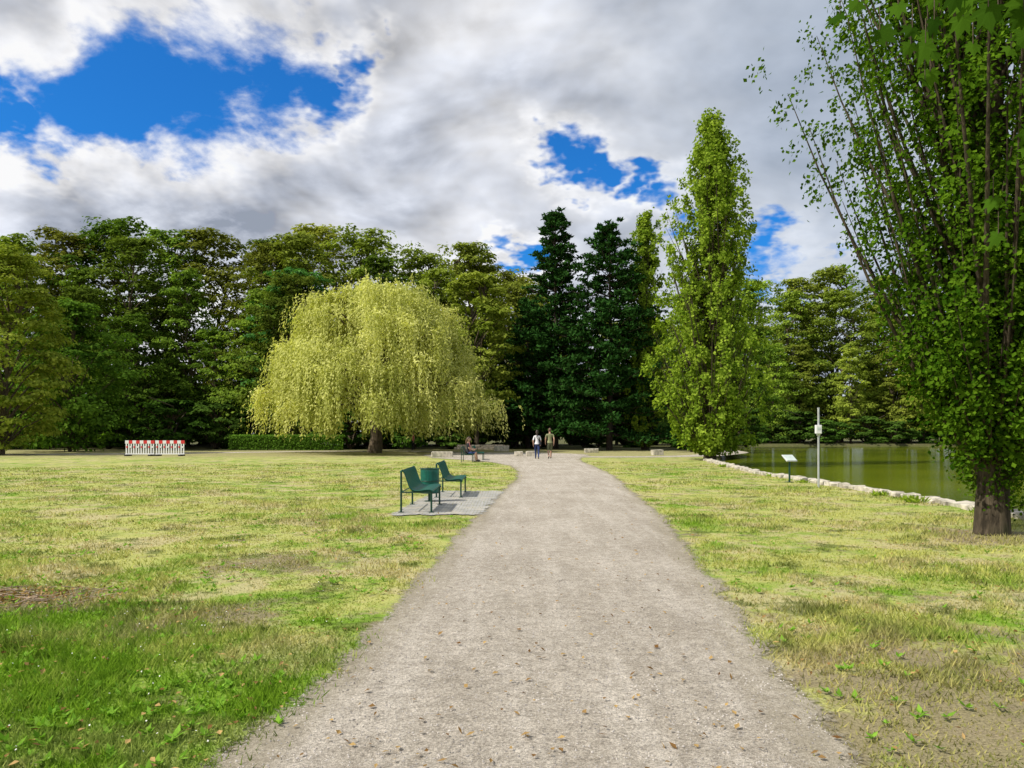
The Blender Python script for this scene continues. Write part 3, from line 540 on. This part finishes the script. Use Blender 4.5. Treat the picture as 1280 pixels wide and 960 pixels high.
# ------------------------------------------------------------ people
m_skin=simple('skin',(.46,.27,.19),.55,0,.06); m_hair=simple('dark_hair',(.03,.02,.013),.6,0,.3); m_hairb=simple('brown_hair',(.1,.055,.03),.6,0,.3)
m_wt=simple('white_cotton',(.72,.72,.74),.9,0,.06); m_navy=simple('navy_denim',(.02,.04,.13),.9); m_kh=simple('khaki_cotton',(.24,.25,.13),.9); m_ol=simple('olive_cotton',(.12,.13,.07),.9); m_shoe=simple('shoe_leather',(.05,.045,.04),.5); m_pk=simple('pink_cotton',(.6,.2,.22),.9); m_blk=simple('black_cotton',(.02,.02,.025),.9)
def person(name,loc,rz,pose,top,bottom,hair,sleeve=.5,leg=1.,fem=False,scale=1.,longhair=False,bag=False):
    E=empty(name,loc,rz); E.scale=(scale,)*3
    sw=.165 if fem else .195; hw=.095
    J={'pel':((0,0,.96),(.135,.105)),'sp':((0,.0,1.12),(.125,.095)),'ch':((0,0,1.32),(.15,.105)),'nb':((0,0,1.47),(.06,.055)),'nk':((0,.01,1.55),(.05,.05)),'hd':((0,.02,1.63),(.075,.085)),'ht':((0,.01,1.71),(.07,.08))}
    J['shL']=((-sw,0,1.42),(.058,.055));J['shR']=((sw,0,1.42),(.058,.055)); J['hpL']=((-hw,0,.90),(.098,.095));J['hpR']=((hw,0,.90),(.098,.095))
    for k,p in pose.items():
        r={'el':.042,'wr':.028,'ha':.033,'kn':.062,'cf':.052,'an':.038,'he':.04,'to':.034}[k[:2]]; J[k]=(p,(r,r*(.6 if k[:2]=='ha' else 1)))
    E_=[('pel','sp'),('sp','ch'),('ch','nb'),('nb','nk'),('nk','hd'),('hd','ht')]
    for s in'LR': E_+=[('ch','sh'+s),('sh'+s,'el'+s),('el'+s,'wr'+s),('wr'+s,'ha'+s),('pel','hp'+s),('hp'+s,'kn'+s),('kn'+s,'an'+s),('an'+s,'to'+s)]
    names=list(J); me=bpy.data.meshes.new('sk'); me.from_pydata([J[k][0] for k in names],[(names.index(p),names.index(q)) for p,q in E_],[])
    o=bpy.data.objects.new('sk',me); link(o); md=o.modifiers.new('s','SKIN'); md.branch_smoothing=.6
    for i,k in enumerate(names):
        sv=me.skin_vertices[0].data[i]; sv.radius=J[k][1]; sv.use_root=(k=='pel')
    o.modifiers.new('ss','SUBSURF').levels=2
    dg=bpy.context.evaluated_depsgraph_get(); bm=bpy.data.meshes.new_from_object(o.evaluated_get(dg)); bpy.data.objects.remove(o)
    for m in(m_skin,top,bottom,m_shoe): bm.materials.append(m)
    segs=[(np.array(J[p][0]),np.array(J[q][0]),p,q) for p,q in E_]
    for pl in bm.polygons:
        c=np.array(pl.center); best=None
        for A,B,p,q in segs:
            t=np.clip((c-A).dot(B-A)/((B-A).dot(B-A)),0,1); d=np.linalg.norm(c-A-(B-A)*t)
            if best is None or d<best[0]: best=(d,p,q,t)
        _,p,q,t=best; mi=0; p2,q2=p[:2],q[:2]
        if p in('pel','sp') and q2!='hp': mi=1
        elif p2=='ch' or (p=='nb' and t<.1): mi=1
        elif p2=='sh': mi=1 if t<sleeve*2 else 0
        elif p2=='el': mi=1 if sleeve>.5 and t<(sleeve-.5)*2 else 0
        elif p2=='pe' and q2=='hp': mi=2
        elif p2=='hp': mi=2 if t<leg*2 else 0
        elif p2=='kn': mi=2 if leg>.5 and t<(leg-.5)*2 else (3 if t>.95 else 0)
        elif p2=='an': mi=3
        pl.material_index=mi; pl.use_smooth=True
    obj('body',bm,parent=E)
    a=Acc(); th=np.linspace(0,2*np.pi,24,endpoint=False); rg=[(1.08,.122,.098),(1.0,.152,.118),(.93,.178,.13)] ; V=[]
    for z,rx_,ry_ in rg: V+=[(rx_*math.cos(q),ry_*math.sin(q),z) for q in th]
    a.add(V,[[i*24+j,i*24+(j+1)%24,(i+1)*24+(j+1)%24,(i+1)*24+j] for i in(0,1) for j in range(24)],0,None,True); obj('shirt_hem',a.mesh('hem',[top]),parent=E)
    hc=np.array(J['hd'][0])+np.array([0,.01,.03]); a=Acc()
    a.ell(hc,(.078,.098,.118),0); a.tube([hc+(0,.09,.02),hc+(0,.118,-.015)],[.008,.016],6,0); a.ell(hc+(.079,0,-.005),(.012,.02,.032),0,8,6); a.ell(hc+(-.079,0,-.005),(.012,.02,.032),0,8,6)
    for s in(-1,1): a.ell(hc+(s*.032,.088,.01),(.013,.01,.009),2,8,6); a.ell(hc+(s*.032,.096,.01),(.006,.005,.006),3,8,6); a.tube([hc+(s*.018,.094,.032),hc+(s*.048,.084,.032)],.004,4,3)
    a.tube([hc+(-.025,.092,-.052),hc+(0,.099,-.053),hc+(.025,.092,-.052)],.006,5,4)
    for s in'LR':
        w=np.array(J['wr'+s][0]); h=np.array(J['ha'+s][0]); dr=(h-w)/np.linalg.norm(h-w); sd=np.cross(dr,[1,0,0]); sd/=np.linalg.norm(sd)+1e-6; inn=np.array([1. if s=='L' else -1.,0,0])
        for k,ln in enumerate((.07,.08,.075,.058)):
            b=h+sd*(.027-.018*k)+dr*.01; a.tube([b,b+dr*(ln*.45)+inn*.006,b+dr*(ln*.75)+inn*.02,b+dr*ln*.92+inn*.036],[.0095,.009,.008,.006],6,0)
        b=w+(h-w)*.45+sd*.024; a.tube([b,b+sd*.024+dr*.03,b+sd*.028+dr*.06],[.012,.010,.008],6,0)
    obj('head_and_hands',a.mesh('hh',[m_skin,hair,m_wt,m_blk,m_pk]),parent=E)
    a=Acc(); a.ell(hc+(0,-.012,.018),(.09,.108,.122),0,18,12,lambda m:(m[:,1]<.35+.4*(m[:,2]>.55))&((m[:,2]>-.45)|(m[:,1]<-.3))&~((m[:,1]>.15)&(m[:,2]<.3)))
    if longhair: a.tube([hc+(0,-.07,.02),hc+(0,-.105,-.1),hc+(0,-.12,-.25)],[.07,.065,.03],10,0)
    obj('hair',a.mesh('hair',[hair]),parent=E)
    if bag: 
        a=Acc(); a.box((.2,-.05,.98),(.12,.3,.25),0,0); a.tube([(.16,.1,1.05),(.02,.13,1.3),(-.12,.03,1.475),(-.02,-.13,1.35),(.16,-.13,1.1)],.012,6,0); obj('shoulder_bag',a.mesh('bag',[m_blk]),parent=E)
walk={'elL':(-.235,-.09,1.14),'wrL':(-.225,-.04,.90),'haL':(-.222,-.02,.83),'elR':(.235,.06,1.14),'wrR':(.22,.2,.95),'haR':(.215,.24,.89),
 'knL':(-.10,.20,.50),'anL':(-.10,.26,.09),'toL':(-.11,.42,.045),'knR':(.10,-.03,.49),'anR':(.10,-.30,.14),'toR':(.11,-.19,.04)}
walk2={k[:-1]+('R' if k[-1]=='L' else 'L'):(-p[0],p[1],p[2]) for k,p in walk.items()}
person('walking_woman',(1.5,46,.01),R_(-4),walk,m_wt,m_navy,m_hair,.45,1.,True,.98,True,True)
person('walking_man',(2.28,46.3,.01),R_(6),walk2,m_kh,m_ol,m_hairb,.3,.48,False,1.05)
stand={'elL':(-.24,-.04,1.14),'wrL':(-.23,.04,.9),'haL':(-.228,.07,.83),'elR':(.24,-.03,1.14),'wrR':(.15,.2,1.12),'haR':(.08,.25,1.14),'knL':(-.1,.02,.49),'anL':(-.11,0,.08),'toL':(-.13,.15,.045),'knR':(.1,.05,.49),'anR':(.11,.04,.08),'toR':(.13,.19,.045)}
person('standing_person',(-9.0,70,0),R_(120),stand,m_pk,m_blk,m_hair,.4,1.,True,.95)
sit={'elL':(-.23,.08,1.16),'wrL':(-.14,.3,1.08),'haL':(-.10,.36,1.09),'elR':(.23,.08,1.16),'wrR':(.14,.3,1.08),'haR':(.10,.36,1.09),'knL':(-.12,.42,.93),'anL':(-.12,.44,.50),'toL':(-.13,.6,.455),'knR':(.12,.42,.93),'anR':(.12,.5,.50),'toR':(.13,.66,.455)}
person('seated_woman',(-2.42,42.1,-.405),R_(-90),sit,m_blk,m_navy,m_hairb,.35,.5,True,.98,True)
person('seated_man',(-2.42,42.85,-.405),R_(-90),sit,m_pk,m_blk,m_hair,.4,.5,False,1.)
# ------------------------------------------------------------ sky and sun
sv=Vector((-.78,-.34,0)).normalized(); el=R_(48); az=math.atan2(sv.x,sv.y)
S=Vector((sv.x*math.cos(el),sv.y*math.cos(el),math.sin(el)))
w=bpy.data.worlds.new('sky'); sc.world=w; w.use_nodes=True; t=NT(w.node_tree); t.n.clear()
sk=t.new('ShaderNodeTexSky',sky_type='NISHITA'); sk.sun_disc=False; sk.sun_elevation=el; sk.sun_rotation=az
D=t.vm('NORMALIZE',t.new('ShaderNodeTexCoord').outputs['Generated']); s=t.new('ShaderNodeSeparateXYZ'); t.l.new(D,s.inputs[0])
zc=t.m('ADD',t.m('MAXIMUM',s.outputs[2],0.),.34); cb=t.new('ShaderNodeCombineXYZ'); t.l.new(t.m('DIVIDE',s.outputs[0],zc),cb.inputs[0]); t.l.new(t.m('DIVIDE',s.outputs[1],zc),cb.inputs[1]); P=cb.outputs[0]
P=t.vm('ADD',P,(3.1,1.7,0))
nA=t.noise(P,3.0,8,.60,.2); nB=t.noise(t.vm('ADD',P,(-.05,-.025,.02)),3.0,4,.52,.2); nL=t.noise(P,1.3,2,.5)
hole=None
Dw=t.vm('ADD',D,t.vm('SCALE',t.vm('SUBTRACT',t.noise(P,6,4,.65,col=True),(.5,.5,.5)),None,.20))
for (px,py,r) in((-40,150,.08),(40,160,.06),(120,125,.08),(180,70,.09),(245,130,.11),(285,50,.10),(335,95,.10),(390,115,.06),(425,75,.04),(700,170,.045),(725,205,.045),(800,228,.04),(840,250,.045),(650,330,.04),(1000,345,.06),(950,335,.05)):
    v=Vector(((px-640)/F,1,(HZ-py)/F)).normalized(); g=t.mr(t.vm('DISTANCE',Dw,tuple(v)),r*.1,r*1.45,1.,0.)
    hole=g if hole is None else t.m('MAXIMUM',hole,g)
dens=t.m('ADD',t.m('MULTIPLY',t.m('SUBTRACT',nA,.5),1.5),.76); dens=t.m('SUBTRACT',dens,t.m('MULTIPLY',hole,.42))
al=t.mr(dens,.31,.58)
thick=t.mr(t.m('ADD',dens,t.m('MULTIPLY',t.m('SUBTRACT',nL,.5),.5)),.52,1.0)
rel=t.m('MULTIPLY',t.m('SUBTRACT',nA,nB),2.6)
right=t.mr(s.outputs[0],-.05,.35)
c=t.mix(thick,(.90,.90,.92),(.43,.47,.56))
c=t.mix(t.m('MULTIPLY',right,.7),c,(.37,.445,.56))
gl=t.mr(s.outputs[2],.14,.40,.10,0.); c=t.vm('ADD',c,t.vm('SCALE',(1,1,1.02),None,t.m('ADD',gl,t.m('MULTIPLY',rel,t.m('SUBTRACT',1.,t.m('MULTIPLY',right,.65))))))
c=t.vm('MAXIMUM',c,(.31,.35,.43)); c=t.vm('SCALE',t.vm('MINIMUM',c,(.96,.96,.97)),None,10.)
blue=t.mix(1.,sk.outputs[0],(.14,.80,1.6),'MULTIPLY'); fin=t.mix(al,blue,c)
bg=t.new('ShaderNodeBackground'); t.l.new(fin,bg.inputs[0]); bg.inputs[1].default_value=.1; o=t.new('ShaderNodeOutputWorld'); t.l.new(bg.outputs[0],o.inputs[0])
ld=bpy.data.lights.new('sun','SUN'); ld.energy=5.0; ld.angle=R_(.8); ld.color=(1,.945,.84); lo=bpy.data.objects.new('sun',ld); link(lo); lo.rotation_euler=S.to_track_quat('Z','Y').to_euler(); lo.location=(-20,-10,40)
cd=bpy.data.cameras.new('camera'); cd.lens=27; cd.sensor_width=36; cd.shift_y=(HZ-480)/1280; cd.clip_end=5000; cd.clip_start=.05
co=bpy.data.objects.new('camera',cd); link(co); co.location=(0,0,CH); co.rotation_euler=(R_(90),0,0); sc.camera=co
